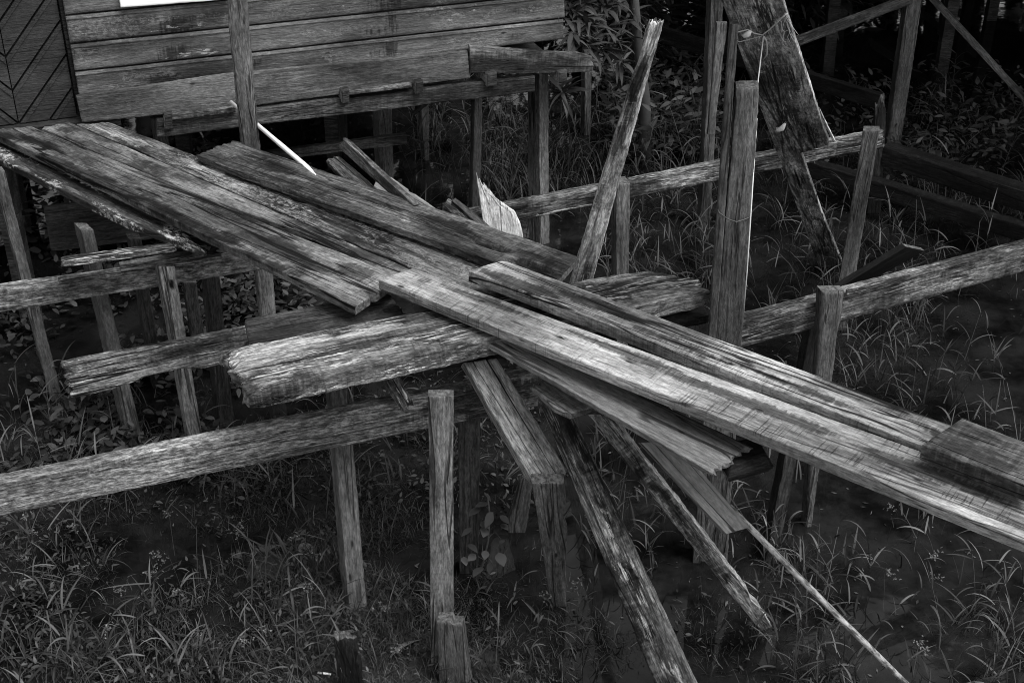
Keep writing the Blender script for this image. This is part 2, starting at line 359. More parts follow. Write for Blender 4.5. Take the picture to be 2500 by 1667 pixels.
def tube(name, pts, r, mat, n=8, parent=None):
    pts = [Vector(p) for p in pts]
    ax = (pts[-1]-pts[0]).normalized(); y = ax.orthogonal().normalized(); z = ax.cross(y)
    m = Matrix((ax, y, z)).transposed().to_4x4(); m.translation = pts[0]; inv = m.inverted()
    v, q, tr = tube_arrays([inv @ p for p in pts], r, n)
    return mesh_obj(name, v, q, [M[mat]], None, m, parent, True, tr)

# ------------------------------------------------------------------ the setting: ground, water
ZONES = [(-1.3, 4.3, 1.1, .05), (-.4, 3.9, .7, .04), (.4, 3.8, .8, .025), (-1.9, 5.6, .7, .03), (-.9, 5.0, .8, .03), (.9, 9.6, 1.5, .05), (3.2, 8.6, 1.6, .03), (-.6, 8.6, .8, .03), (1.4, 3.9, .4, .0)]
def gh(x, y):
    z = -.075+.07*(fbm(np.asarray(x)*1.3, np.asarray(y)*1.3, 5)-.5)+.035*(fbm(np.asarray(x)*6, np.asarray(y)*6, 9)-.5)
    for cx, cy, r, h in ZONES: z = z+h*np.exp(-((x-cx)**2+(y-cy)**2)/r**2)
    return z
def grid(x0, x1, y0, y1, nx, ny, f):
    X, Y = np.meshgrid(np.linspace(x0, x1, nx), np.linspace(y0, y1, ny), indexing='ij'); Z = f(X, Y)
    I = np.arange(nx*ny).reshape(nx, ny)
    return np.stack([X, Y, Z], -1).reshape(-1, 3), np.stack([I[:-1, :-1], I[1:, :-1], I[1:, 1:], I[:-1, 1:]], -1).reshape(-1, 4)
v, q = grid(-14, 16, -6, 40, 301, 461, gh)
tag(mesh_obj('ground', v, q, [M['mud']], smooth=True), kind='structure')
far = 400.
v = [(-far, -far, -.3), (far, -far, -.3), (far, far, -.3), (-far, far, -.3)]
tag(mesh_obj('terrain', v, [(0, 1, 2, 3)], [M['mud']]), kind='structure')
v = [(-60, -40, 0), (60, -40, 0), (60, 60, 0), (-60, 60, 0)]
tag(mesh_obj('water', v, [(0, 1, 2, 3)], [M['water']]), kind='structure')

# ------------------------------------------------------------------ the plank house on stilts, upper left
HA = Vector((.2, 8.0, 0)); HU = Vector((cos(H20), sin(H20), 0)); HN = Vector((sin(H20), -cos(H20), 0))
def hp(x, y, off=0.):                                 # a point on the house front, off metres out from it
    return V(x, y, HA+HN*off, H20)
HC = hp(1378, 96); HC.z = 0                           # right corner of the front
house = empty('plank_house', (HC.x, HC.y, 0), 'weathered plank house on stilts with dark chevron door', 'house')
HM = Matrix((HU, Vector((0, 0, 1)), HN)).transposed().to_4x4(); HM.translation = HC      # x along the front, y up, z outward
HI = HM.inverted()
def boards(name, specs, mat, parent, mat4=HM, end='end', **kw):
    vs, qs, ms, sms, rs = [], [], [], [], []; n = 0
    for c, th, kk in specs:
        v, q, mi, sm, rt = slab_arrays(c, th, **{**kw, **kk}); vs.append(v); qs.append(q+n); ms.append(mi); sms.append(sm); rs.append(rt); n += len(v)
    return mesh_obj(name, np.concatenate(vs), np.concatenate(qs), [M[mat], M[end]], np.concatenate(ms), mat4, parent, np.concatenate(sms), attrs={kk_: np.concatenate([r_[kk_] for r_ in rs]) for kk_ in ('rot', 'stain', 'pale')})
tJ = (HI @ hp(160, 43)).x                             # door jamb
rows = [1.453, 1.582, 1.738, 1.895, 2.05, 2.21, 2.37, 2.53, 2.7, 2.87, 3.04, 3.21, 3.4, 3.6, 3.8, 4.0, 4.2]
sp = []
for i in range(len(rows)-1):
    a, b = rows[i]+.004, rows[i+1]-.004
    if i == 0: a = 1.44
    lx = tJ+.0*i
    stn = [(.62+.004*i, .55, .025, .8, .6), (.59, .3, .07, .4, .5), (.16+.02*i, .3, .06, .5, .6), (.33, .6, .05, .4, .5), (.9, .5, .06, .4, .4)] if i < 6 else []
    pl_ = [(.78, .5, .06, .3, .45), (.22, .2, .08, .25, .4), (.5, .5, .1, .3, .3)] if i in (1, 2, 3) else []
    sp.append(([(lx, a, 0), (.01*random.uniform(-1, 1), a+(.012 if i == 0 else 0), 0), (.01*random.uniform(-1, 1), b, 0), (lx, b, 0)], .02, dict(stains=stn, pale=pl_)))
    sp.append(([(lx, b-.020, .005), (0, b-.020, .005), (0, b-.009, .005), (lx, b-.009, .005)], .006, dict(ch=.003, dy=.01)))   # bead along the joint
sp.append(([(tJ, 1.30, 0), (-1.2, 1.33, 0), (-1.2, 1.44, 0), (tJ, 1.436, 0)], .02, {}))
boards('wall', sp, 'siding', house, dx=.03, dy=.014, ch=.008, wob=.002, rough=.001)
boards('wall_backing', [([(tJ-.02, 1.42, -.024), (0, 1.46, -.024), (0, 4.2, -.024), (tJ-.02, 4.2, -.024)], .03, {})], 'black', house, dx=.3, dy=.3)
SM = Matrix((Vector((-HN.x, -HN.y, 0)), Vector((0, 0, 1)), HU)).transposed().to_4x4(); SM.translation = HC    # right side wall
sp = [([(0.0, rows[i]+.004, -.03), (4.2, rows[i]+.004, -.03), (4.2, rows[i+1]-.004, -.03), (0.0, rows[i+1]-.004, -.03)], .02, {}) for i in range(len(rows)-1)]
boards('side_wall', sp, 'siding', house, mat4=SM, dx=.08, dy=.03, ch=.008)
boards('floor', [([(-6, 1.30, -4.2), (-.05, 1.30, -4.2), (-.05, 1.30, -.05), (-6, 1.30, -.05)], .04, {})], 'black', house, mat4=HM, dx=.3, dy=.3)
# roof sheet with an overhang
def box_arrays(lo, hi):
    x0, y0, z0 = lo; x1, y1, z1 = hi
    v = [(x0, y0, z0), (x1, y0, z0), (x1, y1, z0), (x0, y1, z0), (x0, y0, z1), (x1, y0, z1), (x1, y1, z1), (x0, y1, z1)]
    return v, [(0, 3, 2, 1), (4, 5, 6, 7), (0, 1, 5, 4), (1, 2, 6, 5), (2, 3, 7, 6), (3, 0, 4, 7)]
rv = [(-6.4, 4.2, .3), (.35, 4.2, .3), (.35, 5.6, -2.1), (-6.4, 5.6, -2.1), (.35, 4.2, -4.5), (-6.4, 4.2, -4.5)]
rv += [(a, b+.03, c_) for a, b, c_ in rv]
mesh_obj('roof', rv, [(0, 1, 2, 3), (3, 2, 4, 5), (6, 9, 8, 7), (9, 11, 10, 8), (0, 6, 7, 1), (5, 4, 10, 11), (1, 7, 8, 2), (2, 8, 10, 4), (0, 3, 9, 6), (3, 5, 11, 9)], [M['roof']], None, HM, house)
# chevron door, a little recessed, left of the jamb
dz0, dz1 = (HI @ hp(60, 307)).y, 3.4
sx = (HI @ hp(46, 306)).x; dR = tJ-.03; dL = sx-(dR-sx)-.25
def clip(poly, x0, x1, y0, y1):
    for ax, val, sgn in ((0, x0, 1), (0, x1, -1), (1, y0, 1), (1, y1, -1)):
        o_ = []
        for i in range(len(poly)):
            a, b = poly[i-1], poly[i]; da = (a[ax]-val)*sgn; db = (b[ax]-val)*sgn
            if da*db < 0: t = da/(da-db); o_.append((a[0]+(b[0]-a[0])*t, a[1]+(b[1]-a[1])*t))
            if db >= 0: o_.append(b)
        poly = o_
        if not poly: break
    return poly
def prism(polys, z1, z0):
    v = []; f = []
    for p in polys:
        n = len(p); b = len(v)
        v += [(x, y, z1) for x, y in p]+[(x, y, z0) for x, y in p]
        f.append(tuple(range(b, b+n))); f += [(b+i, b+n+i, b+n+(i+1) % n, b+(i+1) % n) for i in range(n)]
    return v, f
def poly_obj(name, v, f, mat, mat4, parent):
    me = bpy.data.meshes.new(name); me.from_pydata([tuple(p) for p in v], [], f); me.materials.append(M[mat]); me.update()
    o = bpy.data.objects.new(name, me); C.objects.link(o); o.parent = parent
    if mat4 is not None: o.matrix_local = parent_inv(parent) @ mat4
    return o
dg, dpth = .19, -.05
for side, (xa, xb) in ((1, (sx+.003, dR)), (-1, (dL, sx-.003))):
    ps, bd = [], []
    for i in range(-14, 24):
        y = dz0+i*dg
        def ln(x, y0): return y0+(x-sx)*1.15 if side > 0 else y0+(sx-x)*1.15
        p = [(xa, ln(xa, y+.006)), (xb, ln(xb, y+.006)), (xb, ln(xb, y+dg-.012)), (xa, ln(xa, y+dg-.012))]
        p = clip(p, xa, xb, dz0, dz1)
        if len(p) > 2: ps.append(p)
        p = clip([(xa, ln(xa, y+dg-.045)), (xb, ln(xb, y+dg-.045)), (xb, ln(xb, y+dg-.03)), (xa, ln(xa, y+dg-.03))], xa, xb, dz0, dz1)
        if len(p) > 2: bd.append(p)
    v1, f1 = prism(ps, dpth, dpth-.03); v2, f2 = prism(bd, dpth+.006, dpth-.002)
    poly_obj('door_leaf', v1+v2, f1+[tuple(i+len(v1) for i in t) for t in f2], 'door', HM, house)
v, f = box_arrays((dL, dz0+.002, dpth-.06), (dR+.01, dz1, dpth-.034)); poly_obj('door_backing', v, f, 'black', HM, house)
v, f = box_arrays((dL-.2, dz0-.06, -.3), (tJ+.2, dz0-.008, .02)); poly_obj('threshold', v, f, 'postd', HM, house)
# white sill
hs = lambda bl, br, tr, tl, off: [hp(*bl, off), hp(*br, off), hp(*tr, off), hp(*tl, off)]
slab('window_sill', hs((295, 20), (562, 0), (558, -24), (291, -3), .035), .035, 'paint', 'paint', house, ch=.004)
slab('skirt_board', hs((200, 300), (575, 263), (572, 179), (186, 236), .045), .028, 'skirt', parent=house, wob=.004, dx=.02)
slab('skirt_board', hs((565, 265), (1148, 191), (1142, 125), (562, 182), .04), .028, 'skirt', parent=house, wob=.004, dx=.02)
slab('end_board', hs((1150, 181), (1450, 178), (1451, 130), (1146, 112), .055), .028, 'walk', parent=house, wob=.007, dx=.014, jag=(0, .02), e0=[(0, 0), (.5, -.006), (.8, .004), (1, .01)], e1=[(0, 0), (.6, .01), (.85, 0), (1, .02)])
# floor beam, joists, stilts
hb = [hp(384, 335, .06), hp(1306, 224, .06), hp(1306, 187, .06), hp(384, 295, .06)]
slab('floor_beam', hb, .08, 'dark', parent=house, wob=.005)  # dark colour carries the shade below the wall
for (xl, xr, yt, yb) in ((403, 421, 280, 318), (836, 853, 222, 254), (1016, 1034, 203, 231), (1190, 1213, 181, 213), (1365, 1385, 176, 205)):
    slab('joist', [hp(xl, yb, .10), hp(xr, yb-3, .10), hp(xr, yt-4, .10), hp(xl, yt, .10)], .6, 'postd', 'endl', house, wob=.003, dx=.02)  # joists coloured dark for the shade under the floor
slab('batten', hs((404, 297), (576, 275), (574, 263), (404, 286), .09), .05, 'beam2', parent=house, wob=.004)
slab('batten', hs((848, 234), (1007, 214), (1005, 206), (848, 227), .09), .05, 'beam2', parent=house, wob=.005)
def hstilt(tp, bt, base, d, mat='post', a=20):
    slab('stilt', post_c(tp, bt, G(*base, 0), radians(a), -.3), d, mat, parent=house, wob=.004)
hstilt((921, 955, 222), (929, 961, 430), (950, 455), .1, 'postl', 30)
hstilt((1026, 1046, 240), (1037, 1049, 386), (1043, 392), .1, 'post')
hstilt((1160, 1178, 226), (1152, 1173, 507), (1163, 515), .08, 'post')
hstilt((1317, 1339, 180), (1318, 1342, 595), (1330, 596), .14, 'postl', 32)
hstilt((1428, 1445, 176), (1427, 1442, 325), (1435, 330), .08, 'post')
hstilt((367, 408, 290), (378, 414, 352), (425, 540), .09, 'post')
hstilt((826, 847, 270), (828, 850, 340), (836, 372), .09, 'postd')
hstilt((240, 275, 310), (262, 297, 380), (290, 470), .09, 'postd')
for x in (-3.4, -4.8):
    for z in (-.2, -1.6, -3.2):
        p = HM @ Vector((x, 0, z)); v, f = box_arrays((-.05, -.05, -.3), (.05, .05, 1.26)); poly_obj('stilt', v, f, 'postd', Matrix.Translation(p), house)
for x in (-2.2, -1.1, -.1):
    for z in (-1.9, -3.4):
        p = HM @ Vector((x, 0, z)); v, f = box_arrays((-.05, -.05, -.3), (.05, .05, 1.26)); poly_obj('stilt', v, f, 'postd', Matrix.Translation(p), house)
rl = [D(640, 397, 7.9), D(994, 352, 8.4), D(994, 328, 8.4), D(640, 374, 7.9)]
slab('rail', rl, .04, 'dark', parent=house)
slab('brace', [D(1010, 285, 8.5), D(1058, 246, 8.5), D(1050, 240, 8.5), D(1003, 278, 8.5)], .03, 'postd', parent=house)

post('post', 'tall worn post in front of the house wall, cracked grey wood', (546, 596, -60), (590, 637, 373), 6.75, 10, .1, 'postl', wob=.008, ch=.018, rough=.003, group='posts standing in the swamp')

# ------------------------------------------------------------------ walkway planks
plank('plank', 'mossy plank with pale lichen patches at far left, lowest of the left planks', (-40, 368), (474, 626), (452, 566), (-40, 335), 1.335, 1.32, .035, 'mossy', jag=(0, .04), wob=.004, e0=[(0, 0), (.72, 0), (1, .07)], pale=[(.08, .4, .06, .3, .9), (.22, .2, .05, .2, .7), (.47, .3, .06, .25, .8), (.75, .35, .16, .22, 1.1), (.35, .1, .04, .1, .5)])
plank('plank', 'wide grey plank with long splits, nearest edge of the left walkway', (-32, 317), (867, 749), (985, 677), (75, 308), 1.40, 1.40, .04, 'walk', jag=(.01, 0), wob=.003, rough=.0018, x1=[(0, 0), (.33, .005), (.36, .03), (.42, .0), (1, .02)], e1=[(0, 0), (.55, .003), (.7, .012), (.8, .01), (.9, 0), (1, 0)], stains=[(.35, .08, .3, .26, 1.), (.6, .15, .2, .2, .9), (.8, .05, .1, .15, .7), (.12, .45, .1, .3, .7), (.93, .72, .06, .25, 1.), (.05, .1, .05, .3, .6)], pale=[(.9, .35, .07, .18, .35)])
plank('plank', 'narrow grey plank split along its gap, between wide plank and lichen plank', (88, 312), (1060, 712), (1082, 692), (160, 294), 1.40, 1.40, .036, 'walk', jag=(.05, 0), wob=.005, rough=.002, e0=[(0, .02), (.2, .004), (.3, 0), (.5, 0), (.62, .02), (.72, .018), (.82, .003), (1, 0)], stains=[(.05, .5, .04, .4, .8), (.55, .6, .02, .2, .7)])
plank('plank', 'blotched plank with pale lichen streak, ends under the two sawn planks', (182, 302), (1300, 781), (1400, 734), (257, 295), 1.372, 1.372, .035, 'lich', jag=(.03, 0), wob=.006, rough=.002, pits=[(.2, .78, .012, .1, .012), (.5, .75, .02, .07, .008)], pale=[(.06, .45, .07, .3, 1.), (.13, .45, .06, .3, .9), (.3, .55, .08, .3, .7), (.4, .35, .05, .3, .6), (.53, .3, .05, .3, .5)], stains=[(.25, .7, .06, .3, .9), (.42, .7, .08, .3, .9), (.5, .5, .08, .3, .8), (.62, .6, .12, .4, 1.)])
plank('plank', 'dark weathered plank with rotten pocket, farthest of the walkway planks', (470, 378), (1350, 690), (1415, 626), (565, 340), 1.42, 1.425, .035, 'dark', jag=(.035, .004), wob=.006, rough=.002, e1=[(0, 0), (.15, .006), (.5, 0), (1, 0)], e0=[(0, .015), (.1, 0), (.8, 0), (.86, .0), (.9, .05), (.95, .05), (1, .04)], pits=[(.40, .62, .045, .09, .02), (.53, .55, .06, .06, .014), (.82, .42, .05, .1, .02), (.93, .13, .06, .16, .03)], stains=[(.15, .5, .15, .4, .8), (.3, .2, .15, .3, .9), (.7, .6, .1, .3, .9), (.9, .4, .1, .4, .7)], pale=[(.14, .6, .06, .15, .35), (.6, .3, .06, .1, .4), (.42, .55, .012, .06, .8)])
plank('plank', 'long pale sawn plank with cross saw marks, nearest of the right planks', (924, 682), (2540, 1334), (2540, 1206), (1008, 654), 1.46, 1.42, .045, 'new', end='endl', wob=.0015, dx=.014, pits=[(.315, .5, .012, .06, .006)], stains=[(.15, .75, .12, .2, .8), (.4, .75, .16, .2, .9), (.62, .65, .2, .2, .9), (.85, .6, .15, .25, .8), (.04, .75, .05, .3, .5)])
plank('plank', 'pale sawn plank with long dark split, lying on its longer neighbour', (1144, 661), (2400, 1144), (2420, 1073), (1228, 634), 1.49, 1.44, .052, 'new2', end='endl', wob=.0015, dx=.012, pits=[(.31, .5, .07, .04, .012), (.53, .3, .035, .07, .012)], x0=[(0, 0), (.9, 0), (1, .02)], stains=[(.1, .25, .12, .3, .9), (.25, .55, .1, .3, .8), (.45, .3, .15, .25, .8), (.7, .35, .2, .2, .7), (.93, .4, .07, .6, .7)])
plank('plank', 'thick grey board on top at the right edge of frame', (2251, 1084), (2540, 1194), (2540, 1092), (2349, 1018), 1.525, 1.525, .065, 'walk', ch=.006)
plank('plank', 'thin plank under the long sawn plank, with ragged splintered end', (1191, 838), (1746, 1156), (1840, 1092), (1245, 812), 1.355, 1.31, .024, 'smooth', jag=(.01, .05), wob=.004)
plank('plank', 'short pointed board wedged beneath the thin plank by a leaning brace', (1292, 937), (1385, 1012), (1475, 984), (1345, 912), 1.25, 1.25, .028, 'new', jag=(.03, 0), ch=.005, e0=[(0, 0), (.7, -.012), (1, .01)])
# rotten logs crossing underneath
plank('split_log', 'big rotten split log with silver streaks crossing under the planks', (580, 956), (1742, 704), (1662, 641), (528, 853), 1.385, 1.385, .085, 'silver', cat='log', jag=(.06, .13), jagf=75, ch=.007, rough=.006, wob=.01, cup=.003, pale=[(.12, .8, .16, .2, .8), (.3, .75, .14, .18, .7), (.07, .15, .08, .2, .6), (.22, .12, .12, .12, .5), (.97, .45, .06, .25, .9), (.78, .8, .1, .2, .4)], stains=[(.2, .45, .2, .16, .9), (.4, .3, .12, .3, .5), (.75, .4, .15, .3, 1.)], x0=[(0, .02), (.12, 0), (.3, .035), (.5, .0), (.7, .02), (1, 0)], x1=[(0, .0), (.5, .0), (1, .09)], e0=[(0, -.01), (.3, -.01), (.5, 0), (1, 0)], dx=.011)
plank('plank', 'dark flat slab behind the split log, under the wide plank end', (605, 838), (1000, 772), (950, 712), (595, 778), 1.30, 1.30, .05, 'dark', jag=(.01, .02), wob=.006, rough=.002)
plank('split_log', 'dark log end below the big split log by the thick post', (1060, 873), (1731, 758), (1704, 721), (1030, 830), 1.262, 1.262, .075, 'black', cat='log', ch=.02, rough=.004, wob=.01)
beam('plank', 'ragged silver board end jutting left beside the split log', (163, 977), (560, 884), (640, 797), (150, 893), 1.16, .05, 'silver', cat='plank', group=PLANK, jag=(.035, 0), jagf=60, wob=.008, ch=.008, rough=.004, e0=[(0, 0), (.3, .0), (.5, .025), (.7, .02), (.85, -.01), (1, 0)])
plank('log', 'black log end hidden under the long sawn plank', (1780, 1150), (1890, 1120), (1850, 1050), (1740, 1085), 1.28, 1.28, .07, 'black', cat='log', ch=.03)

# leaning boards and braces, centre and right
def lean(name, label, tl, bl, br, tr, zt, zb, th, mat, cat='plank', group=PLANK, **kw):
    return tag(slab(name, [G(*tl, zt), G(*bl, zb), G(*br, zb), G(*tr, zt)], th, mat, **kw), label, cat, group)
lean('plank', 'cracked grey board sloping down over the beam, resting on a short post', (1132, 884), (1310, 1188), (1394, 1155), (1213, 872), 1.235, .87, .06, 'brace', jag=(0, .035), jagf=90, ch=.008, rough=.003, wob=.005)
Y0 = G(1338, 970, 1.16).y; Y1 = G(1660, 1700, 0).y
tag(slab('plank', [D(1305, 955, Y0), D(1614, 1705, Y1), D(1716, 1705, Y1-.03), D(1366, 955, Y0)], .055, 'flake', wob=.004, rough=.003, ch=.006, stains=[(.12, .5, .2, .6, 1.), (.62, .6, .1, .3, .7), (.78, .4, .06, .4, .7)], pale=[(.4, .5, .12, .4, .5), (.55, .4, .1, .3, .5), (.9, .6, .12, .3, .5)]), 'flaking plank leaning down to the bottom edge, dark and silver', 'plank', PLANK)
Mt = G(1492, 1016, 1.22); Mb = G(1898, 1538, .12); pl = VL(Mt, Mb)
tag(slab('timber', [V(1436, 1012, *pl), V(1866, 1556, *pl), Mb, Mt], .055, 'beam2', edge='bark_edge', wob=.006, jag=(0, .07), jagf=90, ch=.004, rough=.005, e1=[(0, 0), (.8, 0), (.84, .012), (.88, .004), (1, .012)], stains=[(.5, .5, .5, .5, .75)]), 'square timber with lichen along its top edge, broken lower end', 'timber', PLANK)
lean('plank', 'smooth plank beside the lichen timber, clean cut lower end', (1565, 1080), (1774, 1303), (1831, 1287), (1648, 1075), 1.22, .93, .04, 'brace2', wob=.0015)
tag(tube('cane', [G(1780, 1236, .93), G(1900, 1357, .75), G(2060, 1518, .42), G(2290, 1745, -.12)], .0125, 'cane', 10), 'speckled thin cane slanting down at lower right', 'cane')
lean('plank', 'small rotten splinter board hanging onto the front beam', (926, 900), (985, 1002), (1012, 988), (958, 893), 1.2, 1.085, .03, 'silver', jag=(.01, .03), wob=.006)

Ya = 6.05
tag(slab('plank', [D(1284, 660, Ya), D(1262, 421, Ya+.12), D(1162, 421, Ya+.12), D(1196, 660, Ya)], .03, 'white', end='endl', jag=(0, .08), jagf=60, wob=.004, rough=.003, ch=.004,
         e0=[(0, 0), (.4, 0), (.586, .012), (.726, .03), (.86, .08), (.944, .12), (1, .15)], x1=[(0, .1), (.5, .03), (.8, .03), (1, 0)]), 'upright bleached board with jagged top behind the dark plank', 'plank', PLANK)
plank('plank', 'short blunt board poking up left of the bleached board', (1079, 500), (1150, 556), (1168, 540), (1094, 481), 1.21, 1.2, .05, 'beam2', ch=.006, jag=(.01, 0))
plank('plank', 'dark short board tight against the bleached board', (1102, 489), (1184, 562), (1196, 550), (1112, 482), 1.235, 1.2, .05, 'dark', ch=.004)
plank('plank', 'splintered blotchy board end, left of two behind the dark plank', (793, 389), (892, 482), (950, 484), (824, 375), 1.42, 1.37, .03, 'silver', jag=(.03, 0), wob=.006, rough=.003)
Mt = G(834, 337, 1.52); Mb = G(1012, 502, 1.43); pl = VL(Mt, Mb)
tag(slab('plank', [V(822, 358, *pl), V(992, 512, *pl), Mb, Mt], .03, 'flake2', jag=(.03, 0), wob=.004), 'board on edge with white crusted top, right of two behind the dark plank', 'plank', PLANK)
plank('plank', 'smooth grey pointed board low behind the dark plank', (905, 470), (1060, 556), (1098, 531), (938, 421), 1.335, 1.335, .03, 'smooth', e1=[(0, .03), (.1, 0), (.4, .0), (.42, .012), (.5, 0), (1, 0)])

def lpost(name, label, pts, th, mat, cat='plank', group=PLANK, **kw):
    return tag(slab(name, pts, th, mat, **kw), label, cat, group)
b0 = G(1362, 890, 0)
lpost('plank', 'tall leaning plank with white bleached patches at its top', [D(1391, 890, b0.y), D(1622, 48, 5.85), D(1587, 48, 5.85), D(1331, 890, b0.y)], .03, 'whitep', pale=[(.96, .5, .06, .6, 1.2), (.82, .1, .1, .25, .9), (.72, .1, .05, .3, 1.), (.5, .3, .12, .4, .5)], stains=[(.86, .6, .07, .5, .9), (.7, .75, .08, .4, .9), (.55, .8, .08, .3, .7), (.3, .4, .08, .3, .5)], jag=(0, .05), jagf=80, wob=.004, rough=.004, ch=.008, e1=[(0, 0), (.85, 0), (.9, .008), (.95, 0), (1, 0)])
b0 = G(2022, 652, 0); Yt = 4.55
bd = lpost('leaning_board', 'wide dark flaking board tied with string, leaning on the thick post', [D(2119, 652, b0.y), D(1881, -90, Yt), D(1727, -90, Yt), D(1999, 652, b0.y)], .035, 'flakeb', cat='board', rough=.003, wob=.002, stains=[(.72, .55, .1, .6, .8), (.6, .3, .05, .3, .7), (.05, .5, .06, 1., 1.1), (.9, .4, .1, .3, .6)], dx=.012, e0=[(0, .15), (.3, .155), (.548, .14), (.562, .02), (.568, -.004), (.62, 0), (1, 0)], pits=[(.44, .55, .05, .05, .01)])

tag_ = slab('splinter', [D(2042, 350, 6.2), D(2001, 268, 5.95), D(1996, 268, 5.95), D(2034, 350, 6.2)], .012, 'whitep', parent=bd, jag=(.03, .03), wob=.002)
# ------------------------------------------------------------------ beams
beam('beam', 'front beam with mottled grey face, running out of the left edge', (-160, 1294), (1315, 992), (1315, 910), (-160, 1212), 1.05, .065, 'beam', wob=.003, rough=.002, ch=.005, stains=[(.9, .5, .14, .7, 1.), (.3, .85, .2, .2, .5), (.6, .2, .1, .3, .4)])
beam('beam', 'beam carried by the short capped post at right, weathered and flaking', (1770, 862), (2540, 654), (2540, 590), (1770, 794), 1.2, .065, 'beam2', wob=.004, rough=.003, ch=.006)
plank('lath', 'thin lath lying along the top of the right beam', (2068, 711), (2224, 673), (2222, 669), (2066, 704), 1.225, 1.225, .02, 'beam2', cat='lath')
beam('beam', 'left beam under the mossy plank, joined to a short notched post', (-70, 774), (645, 658), (645, 619), (-70, 717), 1.1, .07, 'beam', wob=.003, rough=.002)
beam('beam', 'far beam behind the leaning planks, flaked white along its lower edge', (1130, 567), (2163, 361), (2163, 321), (1130, 523), 1.15, .06, 'beam2', wob=.006, rough=.003, jag=(0, .03), ch=.006, pale=[(.5, .5, .12, .4, .5), (.25, .1, .12, .15, .6)], stains=[(.14, .4, .06, .5, .9), (.66, .5, .03, .4, .6)])
plank('plank', 'topmost thin board of the small stack left of the walkway', (148, 640), (432, 602), (438, 588), (146, 626), 1.29, 1.29, .028, 'silver', jag=(.015, .02), wob=.006)
plank('plank', 'middle short board of the small stack left of the walkway', (292, 650), (505, 614), (500, 602), (290, 639), 1.2, 1.2, .03, 'beam2', wob=.003)
plank('plank', 'lowest board of the small stack, lying on the left beam', (139, 684), (540, 627), (540, 616), (136, 676), 1.14, 1.14, .028, 'beam2', jag=(.02, 0), wob=.005)
beam('plank', 'upright board behind the left posts, half in shadow', (125, 615), (420, 578), (410, 468), (106, 507), 1.1, .03, 'post', cat='plank', group=PLANK)
beam('rail', 'short rail block fixed across the shadowed board', (194, 558), (350, 537), (350, 516), (192, 537), 1.04, .03, 'postd', cat='rail', group=PLANK)
tag(slab('plank', [D(2070, 717, 5.55), D(2258, 613, 5.9), D(2212, 603, 5.75), D(2046, 704, 5.4)], .03, 'underside_shade', wob=.003), 'plank propped up from the right beam, underside blackened as shade', 'plank', PLANK)  # near-black colour stands in for shade on the underside
DK = 'dark boards low over the far water'
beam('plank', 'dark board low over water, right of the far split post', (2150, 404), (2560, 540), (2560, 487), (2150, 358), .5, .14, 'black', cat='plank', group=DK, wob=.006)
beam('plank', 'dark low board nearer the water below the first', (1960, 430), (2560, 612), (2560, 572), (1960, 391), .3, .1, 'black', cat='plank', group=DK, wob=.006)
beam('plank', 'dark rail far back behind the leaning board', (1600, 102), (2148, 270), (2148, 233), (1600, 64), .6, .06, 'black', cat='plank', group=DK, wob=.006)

# ------------------------------------------------------------------ posts
post('post', 'leaning post at the left edge standing in open water', (-18, 12, 418), (125, 155, 975), (138, 977), 30, .07, 'post')
post('post', 'flat topped post behind the small stack of boards', (197, 229, 562), (284, 318, 943), (320, 1090), 35, .1, 'post')
post('post', 'notched pale post standing in front of the left beam', (388, 427, 651), (459, 493, 1050), (475, 1150), 33, .07, 'postl', pits=[(.93, .35, .02, .2, .012)])
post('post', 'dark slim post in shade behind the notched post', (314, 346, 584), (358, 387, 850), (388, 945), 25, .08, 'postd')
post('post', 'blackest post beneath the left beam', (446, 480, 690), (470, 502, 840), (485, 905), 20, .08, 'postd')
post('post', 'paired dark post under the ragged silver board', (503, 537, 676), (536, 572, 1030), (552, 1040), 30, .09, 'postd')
post('post', 'slanting grey post behind the front beam at lower left', (806, 850, 930), (852, 898, 1488), (880, 1500), 25, .07, 'post', att=4.8)
post('post', 'straight front post with flaking paint, standing before the front beam', (1046, 1107, 968), (1051, 1107, 1510), 4.1, 3, .05, 'postl', wob=.002)
post('post', 'short stub post lapped onto the foot of the front post', (1066, 1127, 1517), (1072, 1147, 1667), 4.0, -8, .06, 'post', wob=.002, x1=[(0, .02), (.4, .02), (.42, 0), (1, 0)])
post('post', 'short tapering post holding up the sloping cracked board', (1298, 1376, 1180), (1340, 1382, 1440), 4.45, 0, .05, 'postl', att=4.2, e0=[(0, 0), (.55, 0), (.7, -.012), (.78, .012), (.9, -.008), (1, 0)], wob=.004)
post('post', 'dim thick post behind the front post', (1118, 1172, 1005), (1121, 1167, 1390), (1143, 1400), 0, .1, 'postd')
post('stump', 'broken mossy stump beneath the sloping cracked board', (1268, 1300, 1165), (1243, 1285, 1290), (1262, 1300), 0, .05, 'post', cat='stump', jag=(0, .04), wob=.01)
post('stump', 'black rotten stump at the bottom edge', (814, 866, 1556), (828, 882, 1680), 3.95, 0, .06, 'black', cat='stump', jag=(0, .05), wob=.015, rough=.006)
big = empty('post', D(1779, 806, 4.8), 'thick double post with loose wire and hanging string', 'post', POST)
def part_post(name, tp, bt, Y, a, d, mat, parent, **kw):
    return slab(name, post_c(tp, bt, D((bt[0]+bt[1])/2, bt[2], Y), radians(a), -.25), d, mat, parent=parent, **kw)
part_post('shaft', (1799, 1853, 215), (1749, 1813, 806), 4.8, -6, .09, 'post', big, wob=.006, rough=.003, jag=(0, .006), e0=[(0, 0), (.45, 0), (.5, .012), (.56, 0), (.7, .004), (.72, -.006), (1, 0)])
part_post('side_board', (1783, 1803, 60), (1731, 1750, 806), 4.79, -6, .07, 'post', big, wob=.003, rough=.002)
A = D(1790, 520, 4.79)
